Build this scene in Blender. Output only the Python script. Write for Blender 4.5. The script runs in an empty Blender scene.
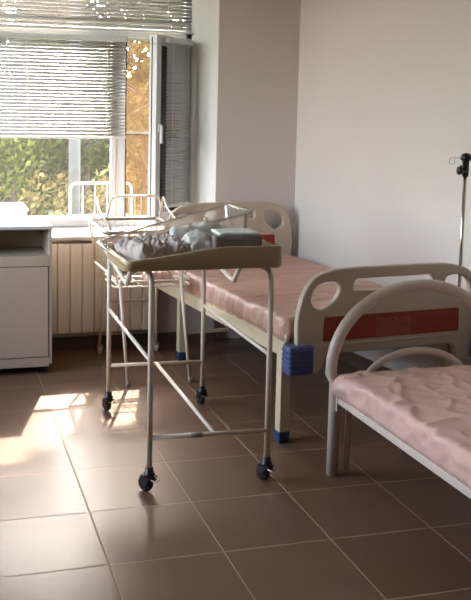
import bpy, bmesh, math, random
from mathutils import Vector, Matrix, noise
random.seed(7)
sc = bpy.context.scene
COL = sc.collection

# ------------------------------------------------------------ camera
CAM = Vector((-0.51908, -3.06728, 1.46752))
yaw, pit, rol = 0.2517, 0.1091, 0.0139
fw = Vector((math.sin(yaw)*math.cos(pit), math.cos(yaw)*math.cos(pit), -math.sin(pit)))
rt = Vector((math.cos(yaw), -math.sin(yaw), 0)); up = rt.cross(fw)
rt, up = math.cos(rol)*rt+math.sin(rol)*up, -math.sin(rol)*rt+math.cos(rol)*up
cd = bpy.data.cameras.new('camera'); cam = bpy.data.objects.new('camera', cd); COL.objects.link(cam)
cam.matrix_world = Matrix(((rt.x, up.x, -fw.x, CAM.x), (rt.y, up.y, -fw.y, CAM.y), (rt.z, up.z, -fw.z, CAM.z), (0, 0, 0, 1)))
cd.sensor_fit = 'VERTICAL'; cd.sensor_height = 24; cd.lens = 857.15*24/600
cd.shift_x = (235.5-162.86)/600; cd.shift_y = (216.49-300)/600
cd.clip_start = 0.05; cd.clip_end = 200
sc.camera = cam

# ------------------------------------------------------------ world, sun, window light portals, exposure
SUN_EL = math.radians(40.8)
sun_from = Vector((0.264, 0.967, 0)).normalized()*math.cos(SUN_EL) + Vector((0, 0, math.sin(SUN_EL)))
w = bpy.data.worlds.new('world'); sc.world = w; w.use_nodes = True
nt = w.node_tree; bg = nt.nodes['Background']
sky = nt.nodes.new('ShaderNodeTexSky'); sky.sky_type = 'NISHITA'; sky.sun_disc = False
sky.sun_elevation = SUN_EL; sky.sun_rotation = math.atan2(sun_from.x, sun_from.y)
sky.air_density = 1.3; sky.dust_density = 3.0
hs = nt.nodes.new('ShaderNodeHueSaturation'); hs.inputs['Saturation'].default_value = 0.6
nt.links.new(sky.outputs[0], hs.inputs['Color']); nt.links.new(hs.outputs[0], bg.inputs['Color'])
bg.inputs['Strength'].default_value = 2.6
sd = bpy.data.lights.new('sun', 'SUN'); so = bpy.data.objects.new('sun', sd); COL.objects.link(so)
sd.energy = 14; sd.angle = math.radians(0.6); sd.color = (1.0, 0.87, 0.70)
so.rotation_euler = (-sun_from).to_track_quat('-Z', 'Y').to_euler(); so.location = (3, 12, 10)
def portal(loc, size, direction):
    l = bpy.data.lights.new('window_light', 'AREA'); l.shape = 'RECTANGLE'; l.size, l.size_y = size
    l.cycles.is_portal = True
    o = bpy.data.objects.new('window_light', l); COL.objects.link(o); o.location = loc
    o.rotation_euler = Vector(direction).to_track_quat('-Z', 'Y').to_euler()
portal((0.0, 3.0, 1.8), (2.5, 2.2), (0, -1, 0))
portal((-2.78, 0.85, 1.95), (2.4, 1.9), (1, 0, 0))  # portal of the added left-wall window
sc.view_settings.view_transform = 'Standard'; sc.view_settings.look = 'None'
sc.view_settings.gamma = 1; sc.view_settings.use_curve_mapping = False
sc.view_settings.exposure = 0.98
sc.cycles.use_denoising = True
sc.cycles.max_bounces = 10; sc.cycles.transparent_max_bounces = 24
sc.cycles.sample_clamp_indirect = 6

# ------------------------------------------------------------ materials
def srgb(c):
    return tuple(((v/255)/12.92 if v/255 <= 0.04045 else ((v/255+0.055)/1.055)**2.4) for v in c)+(1,)
def mat(name, col, rough=0.5, metal=0.0, noise_amt=0.06, nscale=8, bump=0.0, bscale=60, spec=0.5, sheen=0, sub=0):
    m = bpy.data.materials.new(name); m.use_nodes = True; n = m.node_tree; b = n.nodes['Principled BSDF']
    b.inputs['Roughness'].default_value = rough; b.inputs['Metallic'].default_value = metal
    b.inputs['Specular IOR Level'].default_value = spec
    if sheen: b.inputs['Sheen Weight'].default_value = sheen
    tc = n.nodes.new('ShaderNodeTexCoord')
    nz = n.nodes.new('ShaderNodeTexNoise'); nz.inputs['Scale'].default_value = nscale; nz.inputs['Detail'].default_value = 4
    n.links.new(tc.outputs['Object'], nz.inputs['Vector'])
    mx = n.nodes.new('ShaderNodeMixRGB'); c = srgb(col)
    mx.inputs[1].default_value = tuple(v*(1-noise_amt) for v in c[:3])+(1,)
    mx.inputs[2].default_value = tuple(min(1, v*(1+noise_amt)) for v in c[:3])+(1,)
    n.links.new(nz.outputs['Fac'], mx.inputs[0]); n.links.new(mx.outputs[0], b.inputs['Base Color'])
    if bump:
        n2 = n.nodes.new('ShaderNodeTexNoise'); n2.inputs['Scale'].default_value = bscale; n2.inputs['Detail'].default_value = 5
        n.links.new(tc.outputs['Object'], n2.inputs['Vector'])
        bp = n.nodes.new('ShaderNodeBump'); bp.inputs['Strength'].default_value = bump; bp.inputs['Distance'].default_value = 0.01
        n.links.new(n2.outputs['Fac'], bp.inputs['Height']); n.links.new(bp.outputs[0], b.inputs['Normal'])
    return m
def clear(name, tint=(1, 1, 1), haze=0.0, hazecol=(200, 200, 200), gloss=0.10, rough=0.02, ior=1.45):
    m = bpy.data.materials.new(name); m.use_nodes = True; n = m.node_tree; n.nodes.clear()
    out = n.nodes.new('ShaderNodeOutputMaterial')
    tr = n.nodes.new('ShaderNodeBsdfTransparent'); tr.inputs[0].default_value = tuple(tint)+(1,)
    gl = n.nodes.new('ShaderNodeBsdfGlossy'); gl.inputs['Roughness'].default_value = rough
    df = n.nodes.new('ShaderNodeBsdfDiffuse'); df.inputs[0].default_value = srgb(hazecol)
    tl = n.nodes.new('ShaderNodeBsdfTranslucent'); tl.inputs[0].default_value = srgb(hazecol)
    dt = n.nodes.new('ShaderNodeMixShader'); dt.inputs[0].default_value = 0.5
    n.links.new(df.outputs[0], dt.inputs[1]); n.links.new(tl.outputs[0], dt.inputs[2])
    a = n.nodes.new('ShaderNodeMixShader'); a.inputs[0].default_value = haze
    n.links.new(tr.outputs[0], a.inputs[1]); n.links.new(dt.outputs[0], a.inputs[2])
    fr = n.nodes.new('ShaderNodeFresnel'); fr.inputs[0].default_value = ior
    ad = n.nodes.new('ShaderNodeMath'); ad.operation = 'ADD'; ad.inputs[1].default_value = gloss-0.04; ad.use_clamp = True
    n.links.new(fr.outputs[0], ad.inputs[0])
    b = n.nodes.new('ShaderNodeMixShader'); n.links.new(ad.outputs[0], b.inputs[0])
    n.links.new(a.outputs[0], b.inputs[1]); n.links.new(gl.outputs[0], b.inputs[2]); n.links.new(b.outputs[0], out.inputs[0])
    return m
M = {}
M['wall'] = mat('wall_paint', (208, 197, 190), 0.6, bump=0.05, bscale=35, noise_amt=0.03, nscale=2)
M['ceil'] = mat('ceiling_paint', (225, 220, 214), 0.8)
M['jamb'] = mat('reveal_plaster', (222, 218, 214), 0.7, bump=0.08, bscale=20, noise_amt=0.03)
M['upvc'] = mat('white_plastic_frame', (208, 208, 208), 0.3, noise_amt=0.02)
M['sill'] = mat('sill_plastic', (200, 198, 196), 0.35, noise_amt=0.02)
M['blind'] = mat('blind_slat_enamel', (214, 212, 210), 0.35, noise_amt=0.02)
def translucent(m, col, fac):
    n = m.node_tree; b = n.nodes['Principled BSDF']; tl = n.nodes.new('ShaderNodeBsdfTranslucent'); tl.inputs[0].default_value = srgb(col)
    ms = n.nodes.new('ShaderNodeMixShader'); ms.inputs[0].default_value = fac
    n.links.new(b.outputs[0], ms.inputs[1]); n.links.new(tl.outputs[0], ms.inputs[2]); n.links.new(ms.outputs[0], n.nodes['Material Output'].inputs[0])
M['slat'] = mat('translucent_blind_slat', (176, 174, 172), 0.35, noise_amt=0.02); translucent(M['slat'], (220, 218, 216), 0.05)
M['cord'] = mat('blind_cord', (225, 222, 215), 0.8)
M['rubber'] = mat('black_rubber', (22, 22, 22), 0.6)
M['black'] = mat('black_plastic', (25, 26, 28), 0.4)
M['rad'] = mat('radiator_enamel', (240, 234, 226), 0.35, noise_amt=0.02)
M['cab'] = mat('cabinet_laminate', (190, 174, 156), 0.45, noise_amt=0.04, nscale=3)
M['cabtop'] = mat('cabinet_top_laminate', (200, 200, 204), 0.18, noise_amt=0.03, nscale=3)
M['tube'] = mat('white_tube_paint', (222, 207, 188), 0.3, noise_amt=0.05, nscale=20)
M['greytube'] = mat('grey_rim_plastic', (150, 142, 134), 0.4)
M['cream'] = mat('cream_bed_paint', (206, 190, 160), 0.4, noise_amt=0.04)
M['tray'] = mat('beige_tray_plastic', (172, 150, 114), 0.42, noise_amt=0.03, nscale=4)
M['traypad'] = mat('tray_liner', (196, 186, 174), 0.5)
M['board'] = mat('headboard_plastic', (196, 180, 162), 0.38, noise_amt=0.03)
M['orange'] = mat('orange_panel_plastic', (146, 42, 16), 0.4, noise_amt=0.05)
M['sticker'] = mat('pink_label_paper', (160, 78, 62), 0.7)
M['ink'] = mat('label_ink', (120, 40, 34), 0.7)
M['blue'] = mat('blue_plastic', (70, 82, 128), 0.35)
M['bluefoot'] = mat('blue_rubber_foot', (38, 58, 92), 0.5)
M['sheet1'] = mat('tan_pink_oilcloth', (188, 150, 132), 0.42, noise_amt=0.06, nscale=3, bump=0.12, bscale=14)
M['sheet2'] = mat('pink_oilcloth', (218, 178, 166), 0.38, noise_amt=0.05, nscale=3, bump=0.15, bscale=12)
M['whitetube'] = mat('white_enamel_tube', (212, 196, 182), 0.32, noise_amt=0.05)
M['chrome'] = mat('steel', (190, 180, 172), 0.22, metal=1)
M['dark'] = mat('dark_gap', (30, 27, 25), 0.8)
M['cloth'] = mat('grey_white_cotton', (190, 174, 166), 0.9, noise_amt=0.3, nscale=26, bump=0.3, bscale=60, sheen=0.2)
M['greyfold'] = mat('grey_folded_fabric', (128, 118, 110), 0.9, bump=0.3, bscale=90, noise_amt=0.1)
M['whitefold'] = mat('white_pad_cover', (205, 210, 202), 0.7, bump=0.2, bscale=40)
M['pinktag'] = mat('pink_name_tag', (226, 140, 130), 0.7)
M['concrete'] = mat('grey_post_concrete', (74, 74, 74), 0.9, bump=0.2)
M['grass'] = mat('ground_grass', (96, 104, 60), 0.95, noise_amt=0.35, nscale=3, bump=0.5, bscale=20)
M['extwhite'] = mat('pale_painted_metal', (150, 152, 142), 0.5)
M['trunk'] = mat('tree_bark', (74, 64, 54), 0.9, bump=0.6, bscale=15)
M['glass'] = clear('dusty_window_glass', haze=0.012, hazecol=(225, 220, 205), gloss=0.05, ior=1.35)
M['acryl'] = clear('clear_acrylic', tint=(0.97, 0.96, 0.94), haze=0.36, hazecol=(232, 212, 200), gloss=0.07)
M['acrylrim'] = clear('frosted_acrylic_rim', tint=(0.95, 0.93, 0.9), haze=0.82, hazecol=(240, 232, 224), gloss=0.12, rough=0.1)
M['film'] = clear('clear_plastic_wrap', tint=(0.96, 0.98, 0.96), haze=0.6, hazecol=(222, 226, 212), gloss=0.14, rough=0.12)
M['wrap'] = mat('pale_pad_wrap', (228, 226, 216), 0.35, noise_amt=0.06, nscale=20)
translucent(M['wrap'], (226, 226, 214), 0.3)
M['screen'] = clear('insect_mesh', tint=(0.95, 0.92, 0.88), haze=0.2, hazecol=(112, 88, 66), gloss=0.04, rough=0.6, ior=1.01)
def leafmat(name, c1, c2):
    m = bpy.data.materials.new(name); m.use_nodes = True; n = m.node_tree; b = n.nodes['Principled BSDF']
    b.inputs['Roughness'].default_value = 0.8; b.inputs['Specular IOR Level'].default_value = 0.1
    g = n.nodes.new('ShaderNodeNewGeometry'); mx = n.nodes.new('ShaderNodeMixRGB')
    mx.inputs[1].default_value = srgb(c1); mx.inputs[2].default_value = srgb(c2)
    n.links.new(g.outputs['Random Per Island'], mx.inputs[0]); n.links.new(mx.outputs[0], b.inputs['Base Color'])
    tl = n.nodes.new('ShaderNodeBsdfTranslucent'); n.links.new(mx.outputs[0], tl.inputs[0])
    ms = n.nodes.new('ShaderNodeMixShader'); ms.inputs[0].default_value = 0.2
    n.links.new(b.outputs[0], ms.inputs[1]); n.links.new(tl.outputs[0], ms.inputs[2])
    n.links.new(ms.outputs[0], n.nodes['Material Output'].inputs[0]); return m
M['leafg'] = leafmat('green_leaves', (46, 52, 26), (104, 104, 54))
M['leafy'] = leafmat('yellow_green_leaves', (84, 74, 44), (132, 114, 70))
M['leafd'] = leafmat('dark_green_leaves', (34, 42, 22), (72, 76, 38))

def floor_mat():
    m = bpy.data.materials.new('brown_floor_tile'); m.use_nodes = True; n = m.node_tree; L = n.links.new
    b = n.nodes['Principled BSDF']; tc = n.nodes.new('ShaderNodeTexCoord')
    sp = n.nodes.new('ShaderNodeSeparateXYZ'); L(tc.outputs['Object'], sp.inputs[0])
    def mth(op, a, bb=None, c=None):
        x = n.nodes.new('ShaderNodeMath'); x.operation = op
        for i, v in enumerate((a, bb, c)):
            if v is None: continue
            if isinstance(v, (int, float)): x.inputs[i].default_value = v
            else: L(v, x.inputs[i])
        return x.outputs[0]
    def edge(o):
        s = mth('DIVIDE', o, 0.4); fr = mth('FRACT', mth('ADD', s, 100.5)); return mth('ABSOLUTE', mth('SUBTRACT', fr, 0.5)), mth('FLOOR', mth('ADD', s, 100.0))
    ex, ix = edge(sp.outputs[0]); ey, iy = edge(sp.outputs[1])
    d = mth('MINIMUM', ex, ey)                       # 0 on the joint, 0.5 mid-tile
    grout = mth('SUBTRACT', 1.0, mth('MULTIPLY', mth('SUBTRACT', d, 0.0045), 250)); 
    gr = n.nodes.new('ShaderNodeClamp'); L(grout, gr.inputs[0])
    cb = n.nodes.new('ShaderNodeCombineXYZ'); L(ix, cb.inputs[0]); L(iy, cb.inputs[1])
    wn = n.nodes.new('ShaderNodeTexWhiteNoise'); wn.noise_dimensions = '3D'; L(cb.outputs[0], wn.inputs[0])
    nz = n.nodes.new('ShaderNodeTexNoise'); nz.inputs['Scale'].default_value = 3.2; nz.inputs['Detail'].default_value = 8; nz.inputs['Roughness'].default_value = 0.65
    mp = n.nodes.new('ShaderNodeMapping'); mp.inputs['Scale'].default_value = (1, 2.2, 1); L(tc.outputs['Object'], mp.inputs[0]); L(mp.outputs[0], nz.inputs[0])
    f = mth('ADD', mth('MULTIPLY', wn.outputs['Value'], 0.30), mth('MULTIPLY', nz.outputs['Fac'], 0.7))
    r = n.nodes.new('ShaderNodeValToRGB'); L(f, r.inputs[0])
    r.color_ramp.elements[0].position = 0.25; r.color_ramp.elements[0].color = srgb((102, 78, 61))
    r.color_ramp.elements[1].position = 0.8; r.color_ramp.elements[1].color = srgb((116, 89, 71))
    mx = n.nodes.new('ShaderNodeMixRGB'); L(gr.outputs[0], mx.inputs[0]); L(r.outputs[0], mx.inputs[1]); mx.inputs[2].default_value = srgb((160, 134, 112))
    L(mx.outputs[0], b.inputs['Base Color'])
    rg = mth('ADD', mth('MULTIPLY', nz.outputs['Fac'], 0.12), mth('ADD', 0.26, mth('MULTIPLY', gr.outputs[0], 0.5)))
    L(rg, b.inputs['Roughness']); b.inputs['Specular IOR Level'].default_value = 0.28
    bp = n.nodes.new('ShaderNodeBump'); bp.inputs['Strength'].default_value = 0.5; bp.inputs['Distance'].default_value = 0.002
    hh = mth('ADD', mth('SUBTRACT', 1.0, gr.outputs[0]), mth('MULTIPLY', nz.outputs['Fac'], 0.25)); L(hh, bp.inputs['Height']); L(bp.outputs[0], b.inputs['Normal'])
    return m
M['floor'] = floor_mat()
M['skirt'] = mat('brown_skirting_tile', (92, 72, 60), 0.35, noise_amt=0.1)

# ------------------------------------------------------------ mesh helpers
def V(*a): return Vector(a)
class MB:
    def __init__(s): s.v = []; s.f = []; s.sm = []
    def add(s, vs, fs, smooth=False):
        o = len(s.v); s.v += [Vector(p) for p in vs]; s.f += [tuple(i+o for i in f) for f in fs]; s.sm += [smooth]*len(fs); return s
    def box(s, a, b, mx=None):
        (x0, y0, z0), (x1, y1, z1) = a, b
        vs = [Vector(p) for p in ((x0, y0, z0), (x1, y0, z0), (x1, y1, z0), (x0, y1, z0), (x0, y0, z1), (x1, y0, z1), (x1, y1, z1), (x0, y1, z1))]
        if mx: vs = [mx @ p for p in vs]
        return s.add(vs, [(0, 3, 2, 1), (4, 5, 6, 7), (0, 1, 5, 4), (1, 2, 6, 5), (2, 3, 7, 6), (3, 0, 4, 7)])
    def prism(s, poly, z0, z1):
        n = len(poly); vs = [(x, y, z0) for x, y in poly]+[(x, y, z1) for x, y in poly]
        return s.add(vs, [tuple(range(n))[::-1], tuple(range(n, 2*n))]+[(i, (i+1) % n, n+(i+1) % n, n+i) for i in range(n)])
    def tube(s, pts, r, n=10, closed=False, r1=None):
        P = [Vector(p) for p in pts]
        P = [p for i, p in enumerate(P) if i == 0 or (p-P[i-1]).length > 1e-6]
        k = len(P); T = []
        for i in range(k):
            a = P[(i-1) % k] if (closed or i > 0) else P[i]; b = P[(i+1) % k] if (closed or i < k-1) else P[i]
            T.append((b-a).normalized())
        N = T[0].orthogonal().normalized(); base = len(s.v); vs = []
        for i in range(k):
            if i: N = T[i-1].rotation_difference(T[i]) @ N
            N = (N-T[i]*N.dot(T[i])).normalized(); B = T[i].cross(N)
            rr = r if r1 is None else r+(r1-r)*i/(k-1)
            vs += [P[i]+(N*math.cos(2*math.pi*j/n)+B*math.sin(2*math.pi*j/n))*rr for j in range(n)]
        fs = []; rng = k if closed else k-1; off = 0
        if closed:
            best = min(range(n), key=lambda o: (vs[o]-vs[(k-1)*n]).length); off = best
        for i in range(rng):
            i2 = (i+1) % k; o = off if (closed and i == k-1) else 0
            for j in range(n):
                fs.append((i*n+j, i*n+(j+1) % n, i2*n+(j+1+o) % n, i2*n+(j+o) % n))
        s.add(vs, fs, True)
        if not closed:
            s.f += [tuple(base+j for j in range(n))[::-1], tuple(base+(k-1)*n+j for j in range(n))]; s.sm += [False, False]
        return s
    def lathe(s, prof, c, axis=(0, 0, 1), n=20):
        ax = Vector(axis).normalized(); q = Vector((0, 0, 1)).rotation_difference(ax); vs = []
        for r, h in prof:
            for j in range(n):
                vs.append(Vector(c)+q @ Vector((r*math.cos(2*math.pi*j/n), r*math.sin(2*math.pi*j/n), h)))
        fs = [(i*n+j, i*n+(j+1) % n, (i+1)*n+(j+1) % n, (i+1)*n+j) for i in range(len(prof)-1) for j in range(n)]
        return s.add(vs, fs, True)
    def build(s, name, m, parent=None, bevel=0.0, segs=2):
        me = bpy.data.meshes.new(name); me.from_pydata([tuple(v) for v in s.v], [], s.f)
        me.polygons.foreach_set('use_smooth', s.sm); me.materials.append(m)
        bm = bmesh.new(); bm.from_mesh(me); bmesh.ops.recalc_face_normals(bm, faces=bm.faces); bm.to_mesh(me); bm.free(); me.update()
        o = bpy.data.objects.new(name, me); COL.objects.link(o)
        if parent: o.parent = parent
        if bevel:
            b = o.modifiers.new('bevel', 'BEVEL'); b.width = bevel; b.segments = segs; b.limit_method = 'ANGLE'; b.angle_limit = math.radians(40)
        return o
def fillet(pts, rad=0.05, n=6, closed=False):
    P = [Vector(p) for p in pts]; out = []; k = len(P)
    for i, p in enumerate(P):
        if not closed and i in (0, k-1): out.append(p); continue
        a = P[(i-1) % k]; b = P[(i+1) % k]; u = (a-p); v = (b-p); d = min(rad, u.length*0.49, v.length*0.49)
        A = p+u.normalized()*d; B = p+v.normalized()*d
        for t in range(n+1):
            t /= n; out.append(A*(1-t)**2+p*2*t*(1-t)+B*t*t)
    return out
def tag(o, label=None, cat=None, group=None, kind=None):
    if label: o['label'] = label
    if cat: o['category'] = cat
    if group: o['group'] = group
    if kind: o['kind'] = kind
    return o
def thing(name, loc, label, cat, group=None, rz=0):
    o = bpy.data.objects.new(name, None); COL.objects.link(o); o.location = loc; o.rotation_euler = (0, 0, rz); o.empty_display_size = 0.1
    return tag(o, label, cat, group)
def struct(name, mb, m, parent=None, bevel=0.0):
    o = mb.build(name, m, parent, bevel)
    if not parent: o['kind'] = 'structure'
    return o
def rbox(c, size, r, m, name, parent=None, seg=0.03, disp=None, mx=None):
    """rounded box, gridded, displaced along its normal by disp(p, n)"""
    hx, hy, hz = [s/2 for s in size]; bm = bmesh.new()
    def axis(h):
        k = max(2, int(round(2*h/seg))); return [-h+2*h*i/k for i in range(k+1)]
    X, Y, Z = axis(hx), axis(hy), axis(hz)
    cache = {}
    def vert(p):
        key = tuple(round(a, 5) for a in p)
        if key not in cache:
            q = Vector(p); i = Vector((max(-hx+r, min(hx-r, q.x)), max(-hy+r, min(hy-r, q.y)), max(-hz+r, min(hz-r, q.z))))
            d = q-i; nn = d.normalized() if d.length > 1e-7 else Vector((0, 0, 1)); v = i+nn*min(r, d.length) if d.length > 1e-7 else q
            v = i+nn*r if d.length > 1e-7 else q
            if disp: v = v+disp(v, nn)
            cache[key] = bm.verts.new(v)
        return cache[key]
    for A, B, fn in ((X, Y, lambda a, b: (a, b, hz)), (X, Y, lambda a, b: (a, b, -hz)), (X, Z, lambda a, b: (a, -hy, b)),
                     (X, Z, lambda a, b: (a, hy, b)), (Y, Z, lambda a, b: (-hx, a, b)), (Y, Z, lambda a, b: (hx, a, b))):
        for i in range(len(A)-1):
            for j in range(len(B)-1):
                vs = [vert(fn(A[i], B[j])), vert(fn(A[i+1], B[j])), vert(fn(A[i+1], B[j+1])), vert(fn(A[i], B[j+1]))]
                try: bm.faces.new(vs)
                except ValueError: pass
    bmesh.ops.recalc_face_normals(bm, faces=bm.faces)
    for f in bm.faces: f.smooth = True
    me = bpy.data.meshes.new(name); 
    T = Matrix.Translation(Vector(c)); bm.transform(T @ mx if mx else T); bm.to_mesh(me); bm.free(); me.materials.append(m)
    o = bpy.data.objects.new(name, me); COL.objects.link(o)
    if parent: o.parent = parent
    return o
def nz(p, s, seed=0): return noise.noise(Vector((p[0]*s+seed, p[1]*s+seed*1.7, p[2]*s-seed)))
def ridge(p, s, seed=0): return 1-2*abs(nz(p, s, seed))

# ============================================================ SETTING
WY, PY = 2.34, 2.40            # wall face under the window, pier face
def wx(y): return 1.822+0.115*(2.40-y)
m_ = MB().prism([(-2.75, -5.3), (wx(-5.3)+.15, -5.3), (wx(3.0)+.15, 2.95), (-2.75, 2.95)], -0.12, 0)
struct('floor', m_, M['floor'])
m_ = MB().prism([(-2.75, -5.3), (wx(-5.3)+.15, -5.3), (wx(3.0)+.15, 2.95), (-2.75, 2.95)], 3.0, 3.12)
struct('ceiling', m_, M['ceil'])
m_ = MB().prism([(wx(-5.3), -5.3), (wx(-5.3)+.15, -5.3), (wx(2.95)+.15, 2.95), (wx(2.95), 2.95)], 0, 3.0)
struct('wall_right', m_, M['wall'])
m_ = MB().box((-2.75, -5.3, 0), (wx(-5.3), -5.15, 3.0)); struct('wall_front', m_, M['wall'])
m_ = MB().box((-2.75, -5.15, 0), (-2.6, -.3, 3)).box((-2.75, 2.0, 0), (-2.6, 2.95, 3)).box((-2.75, -.3, 0), (-2.6, 2.0, 1.05)).box((-2.75, -.3, 2.85), (-2.6, 2.0, 3))
struct('wall_left', m_, M['wall'])
WL, WR, WB, WT, WD = -1.25, 1.17, 0.79, 2.80, 2.75
m_ = MB().box((-2.6, WY, 0), (1.24, 2.95, 0.72))
m_.prism([(-2.6, WY), (-1.30, WY), (WL, WD), (WL, 2.95), (-2.6, 2.95)], 0.72, 3.0)
m_.prism([(1.252, PY), (wx(PY), PY), (wx(2.95), 2.95), (1.24, 2.95)], 0, 0.72)
m_.box((-1.30, WY, WT), (1.25, 2.95, 3.0))
struct('wall_back', m_, M['wall'])
m_ = MB().prism([(1.252, PY), (wx(PY), PY), (wx(2.95), 2.95), (WR, 2.95), (WR, WD)], 0.72, 3.0)
struct('wall_far', m_, M['wall'])
m_ = MB().prism([(1.249, PY+.001), (1.252, PY+.001), (WR+.001, WD), (WR-.004, WD)], 0.745, WT)
struct('trim_1', m_, M['jamb'])
m_ = MB().box((-1.32, 2.25, 0.722), (1.225, 2.80, 0.748)); struct('trim_2', m_, M['sill'], bevel=0.005)
m_ = MB().box((-2.6, WY-.012, 0), (1.25, WY, 0.08)); struct('baseboard_back', m_, M['skirt'])
m_ = MB().prism([(wx(-5.1), -5.1), (wx(2.39), 2.39), (wx(2.39)-.012, 2.39), (wx(-5.1)-.012, -5.1)], 0, 0.08); struct('baseboard_right', m_, M['skirt'])

# window of the visible wall: frame, transom, mullion, fixed pane, casement opened inward, insect screen
def ring(m, x0, x1, z0, z1, y0, y1, t):
    m.box((x0, y0, z0), (x1, y1, z0+t)).box((x0, y0, z1-t), (x1, y1, z1)).box((x0, y0, z0+t), (x0+t, y1, z1-t)).box((x1-t, y0, z0+t), (x1, y1, z1-t))
m_ = MB(); ring(m_, WL, WR, 0.748, WT, 2.75, 2.82, 0.045)
m_.box((WL, 2.75, 2.045), (WR, 2.82, 2.10)).box((0.630, 2.745, 0.748), (0.702, 2.82, 2.045)).box((-0.42, 2.75, 0.748), (-0.35, 2.82, WT))
win = struct('window_1', m_, M['upvc'], bevel=0.004)
m_ = MB(); ring(m_, -0.35, 0.630, 0.793, 2.045, 2.735, 2.79, 0.028); m_.build('sash', M['upvc'], win)
m_ = MB().box((-0.33, 2.765, 0.81), (0.61, 2.771, 2.03)); m_.build('pane', M['glass'], win)
m_ = MB().box((-1.21, 2.765, 0.79), (-0.42, 2.771, 2.05)); m_.build('pane', M['glass'], win)
m_ = MB().box((-1.21, 2.765, 2.10), (1.13, 2.771, 2.76)); m_.build('pane', M['glass'], win)
m_ = MB(); ring(m_, 0.702, 1.13, 0.79, 2.045, 2.815, 2.83, 0.018); m_.box((0.71, 2.815, 1.385), (1.11, 2.83, 1.402))
scr = m_.build('screen_frame', M['upvc'], win)
m_ = MB().box((0.715, 2.821, 0.808), (1.112, 2.8225, 2.027)); m_.build('insect_mesh', M['screen'], scr)
m_ = MB().tube([(0.703, 2.742, 0.79), (0.703, 2.742, 2.045)], 0.004, 6); m_.build('seal', M['rubber'], win)
# casement sash (hinge on the right, swung into the room)
SA = math.radians(43)
Hg = V(1.135, 2.735, 0)
sdir = V(-math.cos(SA), -math.sin(SA), 0); snor = V(math.sin(SA), -math.cos(SA), 0)     # along the sash, and its room face
SM = Matrix(((sdir.x, snor.x, 0, Hg.x), (sdir.y, snor.y, 0, Hg.y), (0, 0, 1, 0), (0, 0, 0, 1)))
def sbox(m, a, b): return m.box(a, b, SM)
SW = 0.435
m_ = MB()
for a, b in (((0, -.03, .80), (SW, .03, .86)), ((0, -.03, 1.975), (SW, .03, 2.035)), ((0, -.03, .86), (.055, .03, 1.975)), ((SW-.055, -.03, .86), (SW, .03, 1.975))): sbox(m_, a, b)
cs = m_.build('casement_sash', M['upvc'], win, bevel=0.004)
m_ = MB(); sbox(m_, (.05, -.003, .855), (SW-.05, .003, 1.98)); m_.build('pane', M['glass'], cs)
m_ = MB(); sbox(m_, (SW-.004, -.012, .82), (SW+.001, -.004, 2.02)); m_.build('seal', M['rubber'], cs)
m_ = MB(); sbox(m_, (SW-.045, .03, 1.40), (SW-.015, .045, 1.46)); sbox(m_, (SW-.04, .045, 1.33), (SW-.02, .06, 1.45)); m_.build('handle', M['upvc'], cs, bevel=0.003)

# added window in the left wall, out of view, to light the right wall
m_ = MB()
for a, b in (((-2.72, -.3, 1.05), (-2.66, 2.0, 1.10)), ((-2.72, -.3, 2.80), (-2.66, 2.0, 2.85)), ((-2.72, -.3, 1.1), (-2.66, -.25, 2.8)), ((-2.72, 1.95, 1.1), (-2.66, 2.0, 2.8)), ((-2.72, .82, 1.1), (-2.66, .88, 2.8))): m_.box(a, b)
w2 = struct('added_window', m_, M['upvc'])
for a, b in ((-.25, .82), (.88, 1.95)): MB().box((-2.69, a, 1.1), (-2.685, b, 2.8)).build('pane', M['glass'], w2)

# ============================================================ EXTERIOR
m_ = MB().box((-14, 3.2, -0.75), (18, 30, -0.6)); struct('ground', m_, M['grass'])
def tree(x, y, h, cr, lm, label, n=2600, spread=(1.6, 1.3, 1.6), leaf=0.058, cz=None, group='trees outside the window'):
    t = thing('tree', (x, y, -0.6), label, 'tree', None)
    m = MB(); lean = random.uniform(-.15, .15); tops = []
    m.tube([(0, 0, 0), (lean*.3, 0, h*.25), (lean, .05, h*.5), (lean*1.2, 0, h*.8)], .07, 8, r1=.03)
    for k in range(9):
        a = random.uniform(0, 2*math.pi); z0 = h*random.uniform(.18, .6); L = random.uniform(.5, .95)*cr
        e = V(math.cos(a)*L, math.sin(a)*L*.8, z0+random.uniform(.2, .8)*cr*.8); tops.append(e)
        m.tube([(lean*z0/h*2, 0, z0), e*0.5+V(0, 0, z0*.5+.05), e], .025, 6, r1=.008)
    m.build('trunk', M['trunk'], t)
    m = MB(); blobs = []
    cz = cz if cz is not None else h*.62
    for k in range(34):
        a = random.uniform(0, 2*math.pi); rr = cr*math.sqrt(random.random())
        blobs.append((V(rr*math.cos(a)*spread[0]/1.3, rr*math.sin(a)*spread[1]/1.5, cz+random.uniform(-1, 1)*spread[2]*cr*.55), random.uniform(.18, .42)*cr*.8))
    for i in range(n):
        c, r = random.choice(blobs); d = V(random.gauss(0, 1), random.gauss(0, 1), random.gauss(0, 1)).normalized()*r*random.random()**.45
        p = c+d; 
        if p.z < .05: p.z = .05+random.random()*.2
        q = V(random.gauss(0, 1), random.gauss(0, 1), random.gauss(0, 1)).normalized(); u = q.orthogonal().normalized(); v = q.cross(u)
        s = leaf*random.uniform(.6, 1.25)
        m.add([p-u*s, p-v*s*.5+q*s*.12, p+u*s, p+v*s*.5+q*s*.12], [(0, 1, 2, 3)])
    m.build('foliage', lm, t); return t
tree(-1.1, 8.4, 5.4, 1.7, M['leafg'], 'leafy green tree outside, seen through the left half of the pane', 9000, spread=(1.6, 1.3, 2.6))
tree(0.5, 9.8, 6.4, 1.9, M['leafg'], 'green tree outside behind the grey post', 9500, spread=(1.6, 1.3, 2.6))
tree(1.35, 8.0, 3.0, 1.15, M['leafd'], 'dark green tree with bent branches outside, right of the grey post', 2800, leaf=.065)
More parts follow.
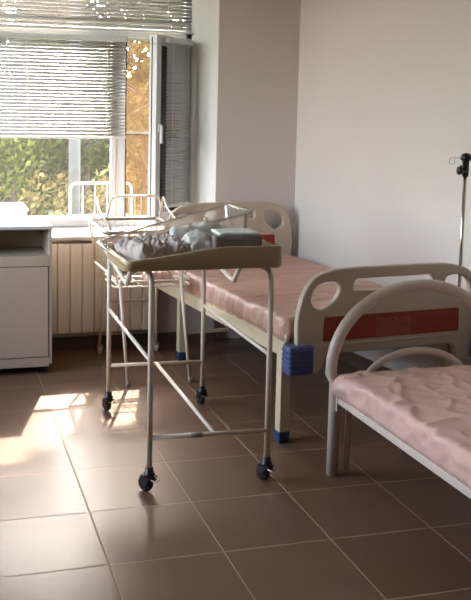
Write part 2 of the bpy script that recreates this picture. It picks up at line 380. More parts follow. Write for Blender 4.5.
tree(2.35, 9.3, 4.6, 1.35, M['leafy'], 'golden yellow tree outside, seen through the open casement gap', 8000)
tree(1.0, 7.3, 1.5, .75, M['leafy'], 'low yellow green bush outside at the foot of the grey post', 1800, cz=.75, leaf=.055)
tree(-0.3, 12.2, 7.4, 2.9, M['leafd'], 'dark tree farthest outside, filling the gap behind the green trees', 9500, leaf=.16, spread=(1.9, 1.0, 2.4), cz=3.9)
tree(3.4, 12.8, 7.6, 2.6, M['leafg'], 'tall green tree farthest right outside, behind the golden tree', 8000, leaf=.15, spread=(1.6, 1.0, 2.4), cz=3.9)
tree(-3.2, 11.0, 4.4, 2.0, M['leafg'], 'green tree at the far left outside, beyond the pale box', 2600, leaf=.1)
t = thing('hedge', (1.0, 17.6, -.6), 'long dense dark hedge outside behind all the trees', 'hedge')
rbox((0, 0, 1.55), (22, 1.2, 3.1), .3, M['leafd'], 'inner_growth', t, .5, lambda v, n: n*.25*nz(v, 1.1))
m = MB()
for i in range(7000):
    p = V(random.uniform(-10, 10), -.62-random.random()*.25, random.uniform(0, 3.4)); q = V(random.gauss(0, 1), random.gauss(0, 1)-1, random.gauss(0, 1)).normalized(); u = q.orthogonal().normalized(); v = q.cross(u); s_ = random.uniform(.07, .14)
    m.add([p-u*s_, p-v*s_*.5, p+u*s_, p+v*s_*.5], [(0, 1, 2, 3)])
m.build('foliage', M['leafg'], t)
# added tree: unseen crown shaped to keep the sun off most of the window
t = thing('tree', (4.3, 9.2, -.6), 'added tall tree outside, its unseen high crown blocking sun from the window', 'tree')
MB().tube([(0, 0, 0), (.1, 0, 4), (0, 0, 8), (0, 0, 11)], .2, 10, r1=.07).build('trunk', M['trunk'], t)
m = MB()
for i in range(9000):
    x = random.uniform(-2.05, 2.0); y = random.uniform(-.5, .5); z = random.uniform(8.02, 12.3)+.9*max(0, abs(x)-1.5)*random.random()
    if random.random() < .04: z -= .12
    p = V(x, y, z+y*.894); q = V(random.gauss(0, 1), random.gauss(0, 1), random.gauss(0, 1)).normalized(); u = q.orthogonal().normalized(); v = q.cross(u); s_ = .13*random.uniform(.7, 1.2)
    m.add([p-u*s_, p-v*s_*.5, p+u*s_, p+v*s_*.5], [(0, 1, 2, 3)])
m.build('foliage', M['leafd'], t)
t = MB().lathe([(0.001, 0), (.066, 0), (.058, 3.5), (.001, 3.5)], (0.835, 6.0, -0.6), n=16).build('grey_post', M['concrete'])
tag(t, 'plain grey post standing outside in front of the trees', 'post')
m_ = MB().box((-0.55, 5.0, -.6), (0.235, 5.6, 0.62)).box((-0.57, 4.98, .62), (0.255, 5.62, .65))
t = m_.build('utility_box', M['extwhite'], bevel=.01); tag(t, 'pale box shaped cabinet outside at the lower left of the pane', 'box')
# reflection of the cot head in the glass, built as white tubes outside
t = thing('cot_reflection', (0.6, 4.0, -0.6), 'reflection of the cot head in the window glass, built as white tubes outside', 'cot_reflection')
m_ = MB().tube(fillet([(-.10, 0, 0), (-.10, 0, 1.555), (.42, 0, 1.555), (.42, 0, 0)], .06), .012, 8); m_.build('reflected_frame', M['extwhite'], t)
for k in range(4): MB().tube([(-.10+.52*(k+1)/5, 0, .4), (-.10+.52*(k+1)/5, 0, 1.55)], .005, 6).build('bar', M['extwhite'], t)
for z in (1.29, .4): MB().tube([(-.10, 0, z), (.42, 0, z)], .007, 6).build('crossbar', M['extwhite'], t)

# ============================================================ BLINDS
def blind(x0, x1, z0, z1, y, label, ladders, mx=None, pitch=.0225, tilt=-38, sw=.0255, openz=None, rail=.022, group='white venetian blinds'):
    o = thing('venetian_blind', (x0, y, z0) if mx is None else (0, 0, 0), label, 'blind', group)
    T = Matrix.Translation(V(-x0, -y, -z0)) if mx is None else mx
    a = math.radians(tilt); n = int((z1-.03-z0-.02)/pitch)
    m = MB()
    for k in range(n):
        zc = z0+.02+pitch*(k+.5); pts = []
        a = math.radians((50 if mx is None else 58) if openz and openz[0] < zc < openz[1] else tilt)
        for t in (-.5, -.25, 0, .25, .5):
            h = .0025*(1-(2*t)**2)
            pts.append(V(0, y-(sw*t)*math.cos(a)-h*math.sin(a), zc-(sw*t)*math.sin(a)*1+h*math.cos(a)))
        jit = random.uniform(-.0008, .0008); vs = []
        for x in (x0+.004, x1-.004): vs += [T @ V(x, p.y, p.z+jit) for p in pts]
        m.add(vs, [(i, i+1, i+6, i+5) for i in range(4)], True)
    s = m.build('slats', M['slat'], o); sm_ = s.modifiers.new('solid', 'SOLIDIFY'); sm_.thickness = .0006
    MB().box((x0, y-.02, z1-.03), (x1, y+.014, z1), T).build('headrail', M['blind'], o, bevel=.003)
    MB().box((x0, y-.014, z0), (x1, y+.012, z0+.016), T).build('bottom_rail', M['blind'], o, bevel=.003)
    for lx in ladders:
        MB().tube([T @ V(lx, y-.017, z0+.012), T @ V(lx, y-.017, z1-.028)], .0016, 5).build('ladder_cord', M['cord'], o)
    return o
blind(-0.37, 0.693, 1.352, 2.035, 2.705, 'white venetian blind lowered halfway over the large fixed pane', [-.26, 0.025, 0.56], openz=(1.37, 2.1))
b2 = blind(-1.22, 1.155, 2.075, 2.79, 2.705, 'white venetian blind covering the upper transom window', [-.6, .22, .47, .98], pitch=.024, tilt=-48)
MB().tube([(0.03, -.032, .062), (2.35, -.032, .062)], .013, 8).build('tilt_rod', M['upvc'], b2)
blind(-1.22, -0.36, 0.80, 2.035, 2.705, 'white venetian blind fully lowered, left of the half lowered one', [-1.0, -.5], tilt=-50)
sb = blind(.035, SW-.085, .90, 2.02, 0, 'narrow white venetian blind hanging on the opened casement', [.10, SW-.14], mx=SM @ Matrix.Translation(V(0, .052, 0)) @ Matrix.Scale(-1, 4, V(0, 1, 0)), pitch=.0225, tilt=-58, sw=.024, openz=(.9, 1.36))
MB().tube([SM @ V(SW-.12, .085, 1.42), SM @ V(SW-.2, .088, 1.375), SM @ V(.06, .088, 1.395)], .0022, 5).build('pull_cord', M['cord'], sb)

# ============================================================ RADIATOR
rad = thing('radiator', (-.30, 2.29, 0), 'white sectional wall radiator under the window sill', 'radiator')
for k in range(14):
    x = k*.0785; m = MB()
    pr_ = [(x+.001, -.035), (x+.006, -.041), (x+.071, -.041), (x+.0765, -.035), (x+.0765, .028), (x+.001, .028)]
    m.prism(pr_, .125, .70); m.build('section', M['rad'], rad, bevel=.004)
for z in (.66, .165): MB().tube([(-.02, 0, z), (1.14, 0, z)], .02, 10).build('manifold', M['rad'], rad)
MB().tube([(-.2, .02, .66), (-.02, 0, .66)], .011, 8).tube([(-.2, .02, .165), (-.02, 0, .165)], .011, 8).tube([(-.2, .02, 0), (-.2, .02, .67)], .011, 8).build('supply_pipe', M['rad'], rad)
for x in (.02, 1.05): MB().box((x, .03, .60), (x+.03, .049, .66)).build('bracket', M['rad'], rad)

# ============================================================ BEDSIDE CABINET
cb = thing('bedside_cabinet', (-.20, 2.02, 0), 'pale bedside cabinet with open top niche, on black casters beside the radiator', 'cabinet')
cx0, cx1, cy0, cy1 = -.27, .282, -.20, .17
m_ = MB().box((cx0, cy0, .06), (cx0+.018, cy1, .85)).box((cx1-.018, cy0, .06), (cx1, cy1, .85)).box((cx0+.018, cy1-.01, .06), (cx1-.018, cy1, .85))
m_.box((cx0+.018, cy0+.002, .06), (cx1-.018, cy1-.01, .078)).box((cx0+.018, cy0+.002, .68), (cx1-.018, cy1-.01, .698))
m_.build('body', M['cab'], cb, bevel=.0015)
MB().box((cx0-.005, cy0-.006, .85), (cx1+.005, cy1+.004, .87)).build('top', M['cabtop'], cb, bevel=.002)
MB().box((cx0+.018, cy0-.002, .638), (cx1-.018, cy0+.016, .698)).build('front_rail', M['cab'], cb, bevel=.001)
MB().box((cx0+.020, cy0-.004, .104), (cx1-.022, cy0+.014, .633)).build('door', M['cab'], cb, bevel=.0015)
MB().box((cx0+.018, cy0-.002, .045), (cx1-.018, cy0+.016, .099)).build('plinth_panel', M['cab'], cb, bevel=.001)
for x in (cx0+.04, cx1-.035):
    for y in (cy0+.04, cy1-.04):
        c = MB().lathe([(.001, -.012), (.02, -.012), (.022, -.008), (.022, .008), (.02, .012), (.001, .012)], (x, y, .022), (1, 0, 0), 16).build('caster', M['rubber'], cb)
        MB().box((x-.016, y-.012, .03), (x+.016, y+.014, .06)).build('fork', M['black'], c)

# ============================================================ CASTERS
def caster(parent, x, y, ang, r=.034, htop=.105):
    c = MB().lathe([(.011, htop), (.017, htop-.002), (.018, htop-.022), (.024, htop-.026), (.024, htop-.036), (.001, htop-.038)], (x, y, 0), n=16)
    R = Matrix.Translation(V(x, y, 0)) @ Matrix.Rotation(ang, 4, 'Z')
    off = .018
    for s in (-1, 1):
        P = [R @ V(off*.2-.02, s*.0165, htop-.038), R @ V(off*.2+.022, s*.0165, htop-.038), R @ V(off+.014, s*.0165, r-.004), R @ V(off-.012, s*.0165, r-.004)]
        Q = [R @ V(off*.2-.02, s*.0195, htop-.038), R @ V(off*.2+.022, s*.0195, htop-.038), R @ V(off+.014, s*.0195, r-.004), R @ V(off-.012, s*.0195, r-.004)]
        c.add(P+Q, [(0, 1, 2, 3), (7, 6, 5, 4), (0, 4, 5, 1), (1, 5, 6, 2), (2, 6, 7, 3), (3, 7, 4, 0)])
    c.box((-.026, -.0195, htop-.040), (.03, .0195, htop-.034), R)
    o = c.build('caster', M['black'], parent)
    wc = R @ V(off, 0, r); ax = R.to_3x3() @ V(0, 1, 0)
    MB().lathe([(.012, -.012), (r-.010, -.0125), (r-.002, -.009), (r, 0), (r-.002, .009), (r-.010, .0125), (.012, .012)], wc, ax, 24).build('wheel', M['rubber'], o)
    MB().lathe([(.001, -.015), (.012, -.015), (.013, 0), (.012, .015), (.001, .015)], wc, ax, 14).build('hub', M['chrome'], o)
    MB().box((-.045, -.013, htop-.05), (-.018, .013, htop-.044), R).build('brake_pedal', M['chrome'], o)
    return o

# ============================================================ CHANGING TROLLEY (tray stand in front)
tr = thing('changing_trolley', (.5, .6, 0), 'white tube changing trolley on black casters with a beige moulded tray, standing foremost', 'trolley')
def TP(x, y, z): return V(x-.5, y-.6, z)
XL, XR, YF, YB = .26, .757, .122, 1.10
R_ = .0115
for X, b in ((XL, 0), (XR, 1)):
    MB().tube(fillet([TP(X, YF, .10), TP(X, YF, .882), TP(X, .46, .882), TP(X, .58, .757)], .06)+fillet([TP(X, .58, .757), TP(X, .64, .762), TP(X, YB, .835)], .02), R_, 10).build('leg', M['tube'], tr)
    MB().tube([TP(X+.02, YB, .10), TP(X+.02, YB, .985 if b else .87)], R_, 10).build('leg', M['tube'], tr)
    MB().tube([TP(X, YF, .535), TP(X+.02, YB, .53)], .009, 8).build('side_brace', M['tube'], tr)
MB().tube([TP(XL, YF, .225), TP(XR, YF, .217)], .0095, 8).build('crossbar', M['tube'], tr)
MB().tube([TP(XL+.02, YB, .24), TP(XR+.02, YB, .232)], .0095, 8).build('crossbar', M['tube'], tr)
MB().tube([TP(.53, YF, .221), TP(.53, YB, .236)], .0095, 8).build('spine', M['tube'], tr)
MB().tube([TP(.43, YF, .222), TP(.475, YF, .221)], .0112, 10).build('sleeve', M['greytube'], tr)
# cradle for the clear tub: sloping loop between the back legs and the side rails
def tubz(x): return .865+.262*(x-.27)
for y in (.82, 1.10):
    MB().tube([TP(XL+.008, y, .80 if y < 1 else .835)]+[TP(XL+.008, y, tubz(XL)-.018), TP(XR+.012, y, tubz(XR)-.018), TP(XR+.012, y, .79 if y < 1 else .84)], .007, 8).build('cradle_bar', M['tube'], tr)
for x, y, a in ((XL, YF, 2.2), (XR, YF, 2.0), (XL+.02, YB, 1.9), (XR+.02, YB, 1.75)): caster(tr, x-.5, y-.6, a)
# moulded tray: thick shell with low left lip and high right end
def tray():
    x0, x1, y0, y1 = .148, .802, .10, .49; zb = .893
    def top(x):
        t = (x-x0)/(x1-x0)
        if t > .62: return .985
        if t < .12: return .934+.01*t/.12
        u = (t-.12)/.5; u = u*u*(3-2*u)*.35+u*.65; return .944+.041*u
    n = 40; th = .016; bm = bmesh.new(); rows = []
    # section loop in (y,z): outer bottom -> outer front -> rim -> inner front -> tray floor -> inner back -> rim -> outer back
    for i in range(n+1):
        x = x0+(x1-x0)*i/n; zt = top(x); e = 0
        fl = zb+.018
        d = min(x-x0, x1-x); rr = .028
        ins = rr-math.sqrt(max(0, rr*rr-(rr-min(d, rr))**2)) if d < rr else 0
        Y0, Y1 = y0+ins, y1-ins
        inner = th if (i > 1 and i < n-1) else th
        wallin = fl if 2 <= i <= n-2 else zt-.002
        if i in (0, n): zt2 = zt-.006
        else: zt2 = zt
        wl = min(wallin, zt2-.002)
        loop = [(Y0+.012, zb+.002), (Y0+.003, zb+.012), (Y0, zb+.03), (Y0, zt2-.008), (Y0+.004, zt2-.001), (Y0+.010, zt2), (Y0+th, zt2-.004), (Y0+th+.004, max(wl, wl)), (Y0+th+.03, wl),
                (Y1-th-.03, wl), (Y1-th-.004, wl), (Y1-th, zt2-.004), (Y1-.010, zt2), (Y1-.004, zt2-.001), (Y1, zt2-.008), (Y1, zb+.03), (Y1-.003, zb+.012), (Y1-.012, zb+.002)]
        rows.append([bm.verts.new(TP(x, y, z)) for y, z in loop])
    k = len(rows[0])
    for i in range(n):
        for j in range(k): bm.faces.new((rows[i][j], rows[i][(j+1) % k], rows[i+1][(j+1) % k], rows[i+1][j]))
    bm.faces.new(rows[0][::-1]); bm.faces.new(rows[-1]); bmesh.ops.recalc_face_normals(bm, faces=bm.faces)
    for f in bm.faces: f.smooth = True
    me = bpy.data.meshes.new('tray'); bm.to_mesh(me); bm.free(); me.materials.append(M['tray'])
    o = bpy.data.objects.new('tray', me); COL.objects.link(o); o.parent = tr
    es = o.modifiers.new('edges', 'EDGE_SPLIT'); es.split_angle = math.radians(50)
    rbox(TP(.475, .295, zb+.021), (.575, .30, .006), .0025, M['traypad'], 'tray_liner', tr, seg=.05)
    return o
tray()

# ============================================================ CLEAR ACRYLIC TUB
tb = thing('bassinet_tub', (.58, .98, .80), 'clear acrylic baby bassinet tub tilted up to the right, behind the beige tray', 'bassinet')
def tub():
    a = math.atan(.262); R = Matrix.Rotation(-a, 4, 'Y'); L0 = .70; 
    O = V(.235, .80, tubz(.235)+.010); T = Matrix.Translation(O-V(.58, .98, .80)) @ R
    def loop(inset, z, wy=.36):
        x0, x1, y0, y1 = inset, L0-inset, inset, wy-inset; r = .035; pts = []
        for cx, cy, s in ((x1-r, y1-r, 0), (x0+r, y1-r, 1), (x0+r, y0+r, 2), (x1-r, y0+r, 3)):
            for t in range(6):
                an = (s+t/5)*math.pi/2; pts.append(V(cx+r*math.cos(an), cy+r*math.sin(an), z))
        return [T @ p for p in pts]
    prof = [(-.018, 0), (-.018, .006), (0, .008), (.004, 0), (.022, -.10), (.030, -.125), (.05, -.135)]
    vs = []; k = 24
    for i, z in prof: vs += loop(i, z)
    fs = [(i*k+j, i*k+(j+1) % k, (i+1)*k+(j+1) % k, (i+1)*k+j) for i in range(2, len(prof)-1) for j in range(k)]
    m = MB().add(vs, fs, True); m.f.append(tuple((len(prof)-1)*k+j for j in range(k))); m.sm.append(True)
    o = m.build('basin', M['acryl'], tb); s = o.modifiers.new('s', 'SOLIDIFY'); s.thickness = .003
    vs = loop(-.016, .000)+loop(-.016, .007)+loop(.0, .007)+loop(.0, 0)
    fs = [(i*k+j, i*k+(j+1) % k, ((i+1) % 4)*k+(j+1) % k, ((i+1) % 4)*k+j) for i in range(4) for j in range(k)]
    MB().add(vs, fs, True).build('rim', M['acrylrim'], tb)
tub()

# ============================================================ THINGS IN THE TRAY
def heap(c, size, r, m, name, label, cat, amp, sc_, seed, seg=.008, flat=.35, group=None, rz=0, base=None):
    def d(v, n):
        a = amp*(ridge(v, sc_, seed)*.6+ridge(v, sc_*2.1, seed+5)*.3+nz(v, sc_*4, seed+9)*.25)
        k = 1 if v.z > -size[2]*.3 else flat*.3
        edge = min(1, max(0.0, 1.15-(abs(v.x)/(size[0]/2))**2.5*.45-(abs(v.y)/(size[1]/2))**2.5*.45))
        return n*a*k*.5+V(0, 0, (a*.8*k+(edge-1)*size[2]*.5)*(1 if v.z > -size[2]*.3 else 0))+V(nz(v, 9, seed+2), nz(v, 9, seed+3), 0)*size[0]*.06
    o = rbox((0, 0, size[2]/2), size, r, m, name, None, seg, d)
    zmin = min(v.co.z for v in o.data.vertices); 
    for v in o.data.vertices: v.co.z -= zmin
    o.location = c; o.rotation_euler = (0, 0, rz); tag(o, label, cat, group); return o
h = heap((.325, .32, .918), (.25, .25, .040), .018, M['cloth'], 'crumpled_cloth', 'crumpled grey white baby clothes heaped at the low left end of the tray', 'clothes', .040, 22, 3, rz=.2, seg=.005)
# ruffled collar loop of the clothes
pk = rbox((.632, .235, .966), (.205, .15, .102), .008, M['greyfold'], 'folded_blanket', None, .012, lambda v, n: n*.002*nz(v, 40))
# re-origin
def reorigin(o, c, rz=0):
    for v in o.data.vertices: v.co = v.co-Vector(c)
    o.location = c; o.rotation_euler = (0, 0, rz)
reorigin(pk, (.650, .235, .916), -.06)
tag(pk, 'grey folded blanket with thick edge at the high right end of the tray', 'blanket')
wt = rbox((.0, .0, .007), (.178, .145, .014), .005, M['whitefold'], 'absorbent_pad', None, .012, lambda v, n: n*.003*nz(v, 25, 4)); wt.location = (.642, .245, 1.0165); wt.rotation_euler = (0, 0, -.08)
tag(wt, 'white folded absorbent pad lying on the grey blanket in the tray', 'pad')
h2 = heap((.49, .27, .918), (.10, .17, .08), .02, M['wrap'], 'plastic_package', 'crumpled pale plastic package standing in the middle of the tray', 'package', .03, 14, 21, seg=.007)
h3 = heap((.55, .415, .918), (.26, .07, .105), .015, M['wrap'], 'plastic_package', 'pale green wrapped package at the back of the tray', 'package', .02, 12, 33, seg=.008)

# ============================================================ WIRE COT BY THE RADIATOR
ct = thing('wire_cot', (.62, 1.86, 0), 'white tube and wire baby cot on splayed legs in front of the radiator', 'cot')
def CP(x, y, z): return V(x-.62, y-1.86, z)
rz_ = .585
x0, x1, y0, y1 = .385, .825, 1.50, 2.20
MB().tube([CP(.43, 2.20, .035), CP(.445, 2.20, .60)], .010, 10).build('leg', M['tube'], ct)
MB().tube([CP(.80, 2.20, .035), CP(.80, 2.20, .60)], .010, 10).build('leg', M['tube'], ct)
MB().tube([CP(.466, 1.495, .008), CP(.415, 1.50, .60)], .010, 10).build('leg', M['tube'], ct)
MB().tube([CP(.827, 1.495, .008), CP(.765, 1.50, .60)], .010, 10).build('leg', M['tube'], ct)
for x, y in ((.466, 1.495), (.827, 1.495)): MB().lathe([(.001, 0), (.014, 0), (.014, .022), (.011, .026), (.001, .026)], CP(x, y, 0), n=12).build('rubber_tip', M['greytube'], ct)
for x in (.43, .80):
    o = MB().lathe([(.001, -.011), (.022, -.011), (.024, 0), (.022, .011), (.001, .011)], CP(x, 2.185, .024), (1, 0, 0), 16).build('caster', M['tube'], ct)
    MB().box(tuple(CP(x-.016, 2.17, .028)), tuple(CP(x+.016, 2.21, .055))).build('fork', M['greytube'], o)
for z in (.59, .56):
    MB().tube(fillet([CP(x0, y0, z), CP(x1, y0, z), CP(x1, y0+.30, z), CP(x0, y0+.30, z)], .05, closed=True), .006, 8, closed=True).build('storage_ring', M['tube'], ct)
for a, b in ((.40, .385), (.80, .80)): MB().tube([CP(a, 1.50, .60), CP(b, 2.20, .60)], .007, 8).build('side_rail', M['tube'], ct)
MB().tube([CP(.445, 2.20, .335), CP(.80, 2.20, .335)], .007, 8).build('crossbar', M['tube'], ct)
m_ = MB()
for k in range(7):
    x = x0+.03+(x1-x0-.06)*k/6; m_.tube([CP(x, y0, .56), CP(x, y0+.30, .56)], .0025, 5)
m_.build('storage_wires', M['tube'], ct)
rx0, rx1 = .335, .80
MB().tube(fillet([CP(rx0, 1.52, .862), CP(rx1, 1.52, .862), CP(rx1, 2.19, .862), CP(rx0+.02, 2.19, .862)], .03, closed=True), .010, 10, closed=True).build('rim', M['greytube'], ct)
for x in (rx0+.02, rx1-.01):
    for y in (1.53, 2.18): MB().tube([CP(x, y, .862), CP(x+.05*(1 if x < .5 else -.2), y, .60)], .007, 8).build('upright', M['tube'], ct)
# arched head end, and sloping wire sides
MB().tube(fillet([CP(.47, 2.19, .862), CP(.50, 2.19, 1.005), CP(.81, 2.19, 1.005), CP(.83, 2.19, .862)], .045), .0065, 8).build('head_arch', M['tube'], ct)
for X, nm in ((.385, 1), (.81, 1)):
    MB().tube(fillet([CP(X, 2.18, .862), CP(X, 2.10, 1.01), CP(X, 1.98, .94), CP(X, 1.62, .87)], .02), .0065, 8).build('side_guard', M['tube'], ct)
m_ = MB()
for k in range(9):
    x = .49+.32*k/8; m_.tube([CP(x, 2.19, 1.0), CP(x, 2.19, .62)], .0025, 5)
for X in (rx0+.02, rx1-.01):
    for k in range(14):
        y = 1.56+.60*k/13
        zt = .862 if y < 1.64 else (.87+(y-1.62)*.19 if y < 1.98 else .94+(y-1.98)*.58 if y < 2.10 else 1.01-(y-2.10)*1.8)
        Xt = .385 if X < .5 else .81
        m_.tube([CP(Xt, y, zt), CP(X+.02, y, .862), CP(X+.03, y, .62)], .0025, 5)
for k in range(12):
    x = rx0+.03+(rx1-rx0-.06)*k/11; m_.tube([CP(x, 1.53, .862), CP(x, 1.54, .64)], .0025, 5)
m_.build('basket_wires', M['tube'], ct)
MB().box(tuple(CP(.378, 2.06, .90)), tuple(CP(.381, 2.12, .985))).build('name_tag', M['pinktag'], ct)
o = heap((.66, 1.63, .563), (.16, .13, .05), .02, M['sheet1'], 'folded_cloth', 'small pinkish cloth lying in the wire cot storage ring', 'cloth', .016, 15, 44, seg=.01)

# ============================================================ HOSPITAL BED
BR = math.radians(5.7)
bed = thing('hospital_bed', (.975, .43, 0), 'cream hospital bed with moulded headboards and orange panels along the right wall', 'bed', rz=BR)
def board_mesh(name, outline, holes, y0, y1, m, parent, bevel=.008):
    cu = bpy.data.curves.new(name, 'CURVE'); cu.dimensions = '2D'; cu.fill_mode = 'BOTH'; cu.extrude = (y1-y0)/2-bevel; cu.bevel_depth = bevel; cu.bevel_resolution = 3; cu.offset = -bevel
    for pts in [outline]+holes:
        sp = cu.splines.new('POLY'); sp.points.add(len(pts)-1); sp.use_cyclic_u = True
        for i, p in enumerate(pts): sp.points[i].co = (p[0], p[1], 0, 1)
    tmp = bpy.data.objects.new('tmp', cu); COL.objects.link(tmp); dg = bpy.context.evaluated_depsgraph_get()
    me = bpy.data.meshes.new_from_object(tmp.evaluated_get(dg)); bpy.data.objects.remove(tmp)
    me.transform(Matrix(((1, 0, 0, 0), (0, 0, -1, (y0+y1)/2), (0, 1, 0, 0), (0, 0, 0, 1))))
    me.materials.clear(); me.materials.append(m); me.name = name
    o = bpy.data.objects.new(name, me); COL.objects.link(o); o.parent = parent; return o
def F2(pts, r, closed=True): return [(p.x, p.y) for p in fillet([V(a, b, 0) for a, b in pts], r, 6, closed)]
def mirror(pts, c): return [(2*c-a, b) for a, b in pts][::-1]
def make_board(c, hw, zoff, yo, name='headboard', full=True):
    L = [(c-hw+.01, .335+zoff), (c-hw, .60+zoff), (c-hw+.03, .715+zoff), (c-hw+.085, .79+zoff), (c-hw+.20, .818+zoff), (c-.15, .822+zoff)]
    Lb = [(c-.32, .425+zoff), (c-hw+.16, .42+zoff), (c-hw+.125, .335+zoff)]
    out = L+mirror(L, c)+[(2*c-a, b) for a, b in Lb[::-1]]+Lb
    h1 = [(c-hw+.065, .66+zoff), (c-hw+.085, .74+zoff), (c-hw+.15, .765+zoff), (c-hw+.225, .755+zoff), (c-hw+.215, .69+zoff), (c-hw+.13, .625+zoff)]
    sw = hw-.21-.075
    h2 = [(c-sw, .715+zoff), (c-sw+.015, .775+zoff), (c+sw-.015, .775+zoff), (c+sw, .715+zoff), (c+sw-.06, .715+zoff), (c+sw-.09, .745+zoff), (c-sw+.09, .745+zoff), (c-sw+.06, .715+zoff)]
    h2 = [(c-sw, .712+zoff), (c-sw+.01, .768+zoff), (c+sw-.01, .768+zoff), (c+sw, .712+zoff)]
    hb = board_mesh(name, F2(out, .045), [F2(h1, .045), F2(mirror(h1, c), .045), F2(h2, .02)], yo, yo+.036, M['board'], bed)
    for s in (-1, 1):
        y = yo-.004 if s < 0 else yo+.036
        board_mesh('colour_panel', F2([(c-hw+.135, .486+zoff), (c-hw+.14, .60+zoff), (c+hw-.14, .60+zoff), (c+hw-.135, .486+zoff)], .012), [], y, y+.004, M['orange'], hb, .001)
    # moulded ledge under the panel and rib round the upper field
    MB().box((c-hw+.12, yo-.010, .462+zoff), (c+hw-.12, yo, .474+zoff)).build('ledge', M['board'], hb, bevel=.003)
    return hb
BC = .545
nb = make_board(BC, .51, 0, 0, 'footboard')
MB().box((.449, -.0055, .49), (.64, -.004, .578)).build('label_sheet', M['sticker'], nb)
m_ = MB()
for x, z in ((.53, .562), (.57, .567), (.59, .534), (.615, .532), (.60, .545), (.455, .562)): m_.box((x, -.0062, z), (x+.012, -.0054, z+.006))
m_.build('label_print', M['ink'], nb)
make_board(.515, .47, .13, 1.79, 'headboard')
for x, n_ in ((-.012, 0), (1.0, 1)):
    bb = MB().box((x, -.03, .345), (x+.125 if n_ == 0 else x+.055, .05, .478)).build('corner_bumper', M['blue'], bed, bevel=.012, segs=3)
    m_ = MB()
    for k in range(5): m_.box((x-.0035, -.0335, .362+k*.022), (x+.115 if n_ == 0 else x+.058, .045, .373+k*.022))
    m_.build('rib', M['blue'], bb, bevel=.003)
MB().tube([(.015, .055, .478), (.015, .055, .52)], .009, 8).build('socket_pin', M['cream'], bed)
# rails
for x in (-.002, .955): MB().box((x, .05, .412), (x+.035, 1.79, .482)).build('side_rail', M['cream'], bed, bevel=.004)
MB().box((.03, .05, .412), (.96, .09, .452)).build('end_rail', M['cream'], bed, bevel=.004)
MB().box((.03, 1.72, .412), (.96, 1.76, .452)).build('end_rail', M['cream'], bed, bevel=.004)
MB().box((.033, .09, .455), (.955, 1.72, .470)).build('mattress_deck', M['cream'], bed)
for x in (.0, .91):
    for y in (.07, 1.50):
        if y > 1: x += .055 if x < .5 else -.055
        lg = MB().box((x, y, .05), (x+.05, y+.05, .42)).build('leg', M['cream'], bed, bevel=.004)
        MB().box((x-.003, y-.003, 0), (x+.053, y+.053, .055)).build('foot_cap', M['bluefoot'], lg, bevel=.006)
MB().box((.10, 1.515, .16), (.86, 1.535, .18)).build('cross_brace', M['cream'], bed)
# mattress under tan sheet
def gather1(v, n):
    top = max(0, n.z); side = 1-abs(n.z)
    d = n*0
    if n.x < -.3 or n.y < -.3 or n.x > .3:
        s = v.y if abs(n.x) > .3 else v.x
        g = math.sin(s*85+3*nz(v, 5))*.5+math.sin(s*53+nz(v, 7, 2)*4)*.5
        d = n*(.012*g*side)
    lens = V(v.x*.8, v.y*3.5, 0)
    d = d+V(0, 0, 1)*top*(.010*ridge(lens, 2.1, 3)+.008*nz(lens, 5, 1)+.006*max(0, ridge(lens, 4.3, 8))**4+.020*(v.y+.85)/1.7)
    return d
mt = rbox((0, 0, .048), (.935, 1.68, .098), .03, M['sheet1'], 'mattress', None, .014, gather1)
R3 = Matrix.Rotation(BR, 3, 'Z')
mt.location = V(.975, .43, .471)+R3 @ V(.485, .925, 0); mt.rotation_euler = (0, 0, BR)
tag(mt, 'mattress with tan pink gathered sheet on the hospital bed by the wall', 'mattress')

# ============================================================ IV POLE
p0 = V(.975, .43, 0)+R3 @ V(.968, .066, 0)
iv = thing('iv_pole', (p0.x, p0.y, .482), 'thin steel drip pole with black clamp head standing behind the footboard by the wall', 'iv pole')
MB().tube([(0, 0, 0), (0, 0, .80)], .0085, 12).build('pole', M['chrome'], iv)
hd = MB().lathe([(.001, .745), (.014, .745), (.016, .75), (.016, .818), (.018, .822), (.026, .826), (.024, .846), (.014, .858), (.001, .86)], (0, 0, 0), n=18).build('clamp_head', M['black'], iv)
kn = MB().tube([(-.004, -.01, .775), (-.03, -.012, .775)], .009, 10).lathe([(.001, -.008), (.017, -.008), (.021, 0), (.021, .009), (.001, .012)], (-.036, -.012, .775), (-1, 0, 0), 8).tube([(-.028, -.012, .77), (-.034, -.012, .802)], .004, 6).build('knob', M['black'], hd)
for s in (-1, 1):
    pts = [V(s*.01, 0, .834), V(s*.062, 0, .838), V(s*.076, 0, .836)]
    for k in range(13):
        a = math.pi/2+k*2*math.pi*.86/12; pts.append(V(s*(.076-(-math.cos(a))*-.016), 0, .820+.016*math.sin(a)))
    MB().tube(pts, .0016, 6).build('hook', M['chrome'], iv)

# ============================================================ SECOND BED (white tube)
b2o = thing('tubular_bed', (1.43, -.80, 0), 'white enamelled tube bed with arched foot end in the right foreground', 'bed')
def BP(x, y, z): return V(x-1.43, y+.80, z)
ax0, ax1, ay = 1.055, 1.80, .125
def archpts(a0, a1, zs, zt, y, n=22, p=1.0):
    c = (a0+a1)/2; hw = (a1-a0)/2; return [BP(c-hw*math.cos(math.pi*k/n), y, zs+(zt-zs)*math.sin(math.pi*k/n)**p) for k in range(n+1)]
MB().tube([BP(ax0, ay, 0), BP(ax0, ay, .40)]+archpts(ax0-.022, ax1+.022, .44, .80, ay, p=.92)+[BP(ax1, ay, .40), BP(ax1, ay, 0)], .0245, 14).build('end_arch', M['whitetube'], b2o)
MB().tube([BP(ax0+.06, ay-.01, .015), BP(ax0+.06, ay-.01, .28), BP(ax0+.045, ay-.01, .36)], .012, 10).build('inner_leg', M['whitetube'], b2o)
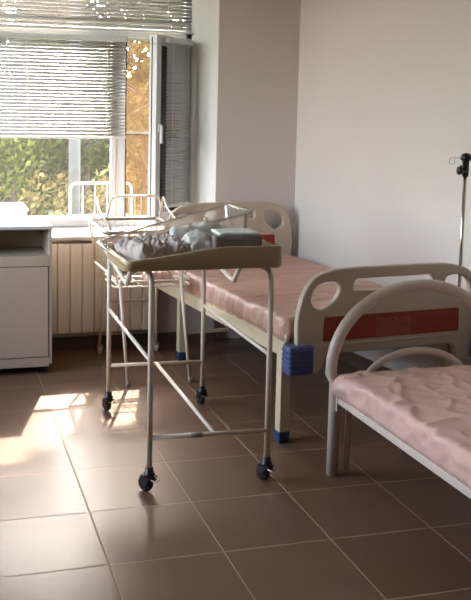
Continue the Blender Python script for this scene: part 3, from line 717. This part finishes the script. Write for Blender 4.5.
MB().tube([BP(ax1-.06, ay-.01, .015), BP(ax1-.06, ay-.01, .28), BP(ax1-.045, ay-.01, .36)], .012, 10).build('inner_leg', M['whitetube'], b2o)
MB().tube([BP(1.18, ay, .36)]+archpts(1.18, 1.675, .36, .515, ay)+[BP(1.675, ay, .36)], .015, 12).build('inner_arch', M['whitetube'], b2o)
MB().tube([BP(ax0, ay, .345), BP(ax1, ay, .345)], .014, 10).build('end_bar', M['whitetube'], b2o)
for x in (ax0, ax1):
    MB().lathe([(.001, 0), (.024, 0), (.024, .018), (.001, .02)], BP(x, ay, 0), n=16).build('foot_tip', M['greytube'], b2o)
    MB().tube([BP(x, -1.78, 0), BP(x, -1.78, .42)], .019, 12).build('leg', M['whitetube'], b2o)
    MB().box(tuple(BP(x-.006, ay-.035, .285)), tuple(BP(x+.012, ay-.01, .375))).build('bracket', M['whitetube'], b2o)
MB().tube([BP(ax0, -1.78, .42)]+archpts(ax0, ax1, .44, .86, -1.78)+[BP(ax1, -1.78, .42)], .019, 12).build('end_arch', M['whitetube'], b2o)
for x in (ax0-.003, ax1-.027): MB().box(tuple(BP(x, -1.76, .318)), tuple(BP(x+.03, ay-.03, .348))).build('side_rail', M['whitetube'], b2o, bevel=.004)
m_ = MB()
for k in range(12): y = -1.7+k*.15; m_.box(tuple(BP(ax0+.02, y, .338)), tuple(BP(ax1-.02, y+.04, .345)))
m_.build('slats', M['whitetube'], b2o)
def gather2(v, n):
    top = max(0, n.z); side = 1-abs(n.z); s = v.y if abs(n.x) > abs(n.y) else v.x
    q = V(v.x*1.3+v.y*.5, v.y-.5*v.x, v.z)
    d = V(0, 0, 1)*top*(.011*max(0, ridge(q, 3.2, 7))**9+.009*max(0, ridge(V(q.y*1.5, q.x, 3), 4.5, 17))**9+.007*max(0, ridge(V(q.x+q.y, q.y*.6, 7), 8, 27))**7+.003*nz(q, 9, 2)+.004*nz(q, 3.1, 9))
    d += n*side*(.010*nz(V(s*2.2, v.z*2, 0), 6, 3)+.009*max(0, ridge(V(s+v.z, v.z*1.2, 0), 9, 4))**3)
    if v.x < 0 and v.y > .72: d.x -= .034*min(1, (v.y-.72)/.14)*(1-.5*abs(v.z)/.05)
    return d
mt2 = rbox((0, 0, .052), (.745, 1.80, .108), .022, M['sheet2'], 'mattress', None, .011, gather2)
mt2.location = (1.424, -.818, .3485)
tag(mt2, 'mattress with crumpled pink sheet on the white tube bed in the foreground', 'mattress')
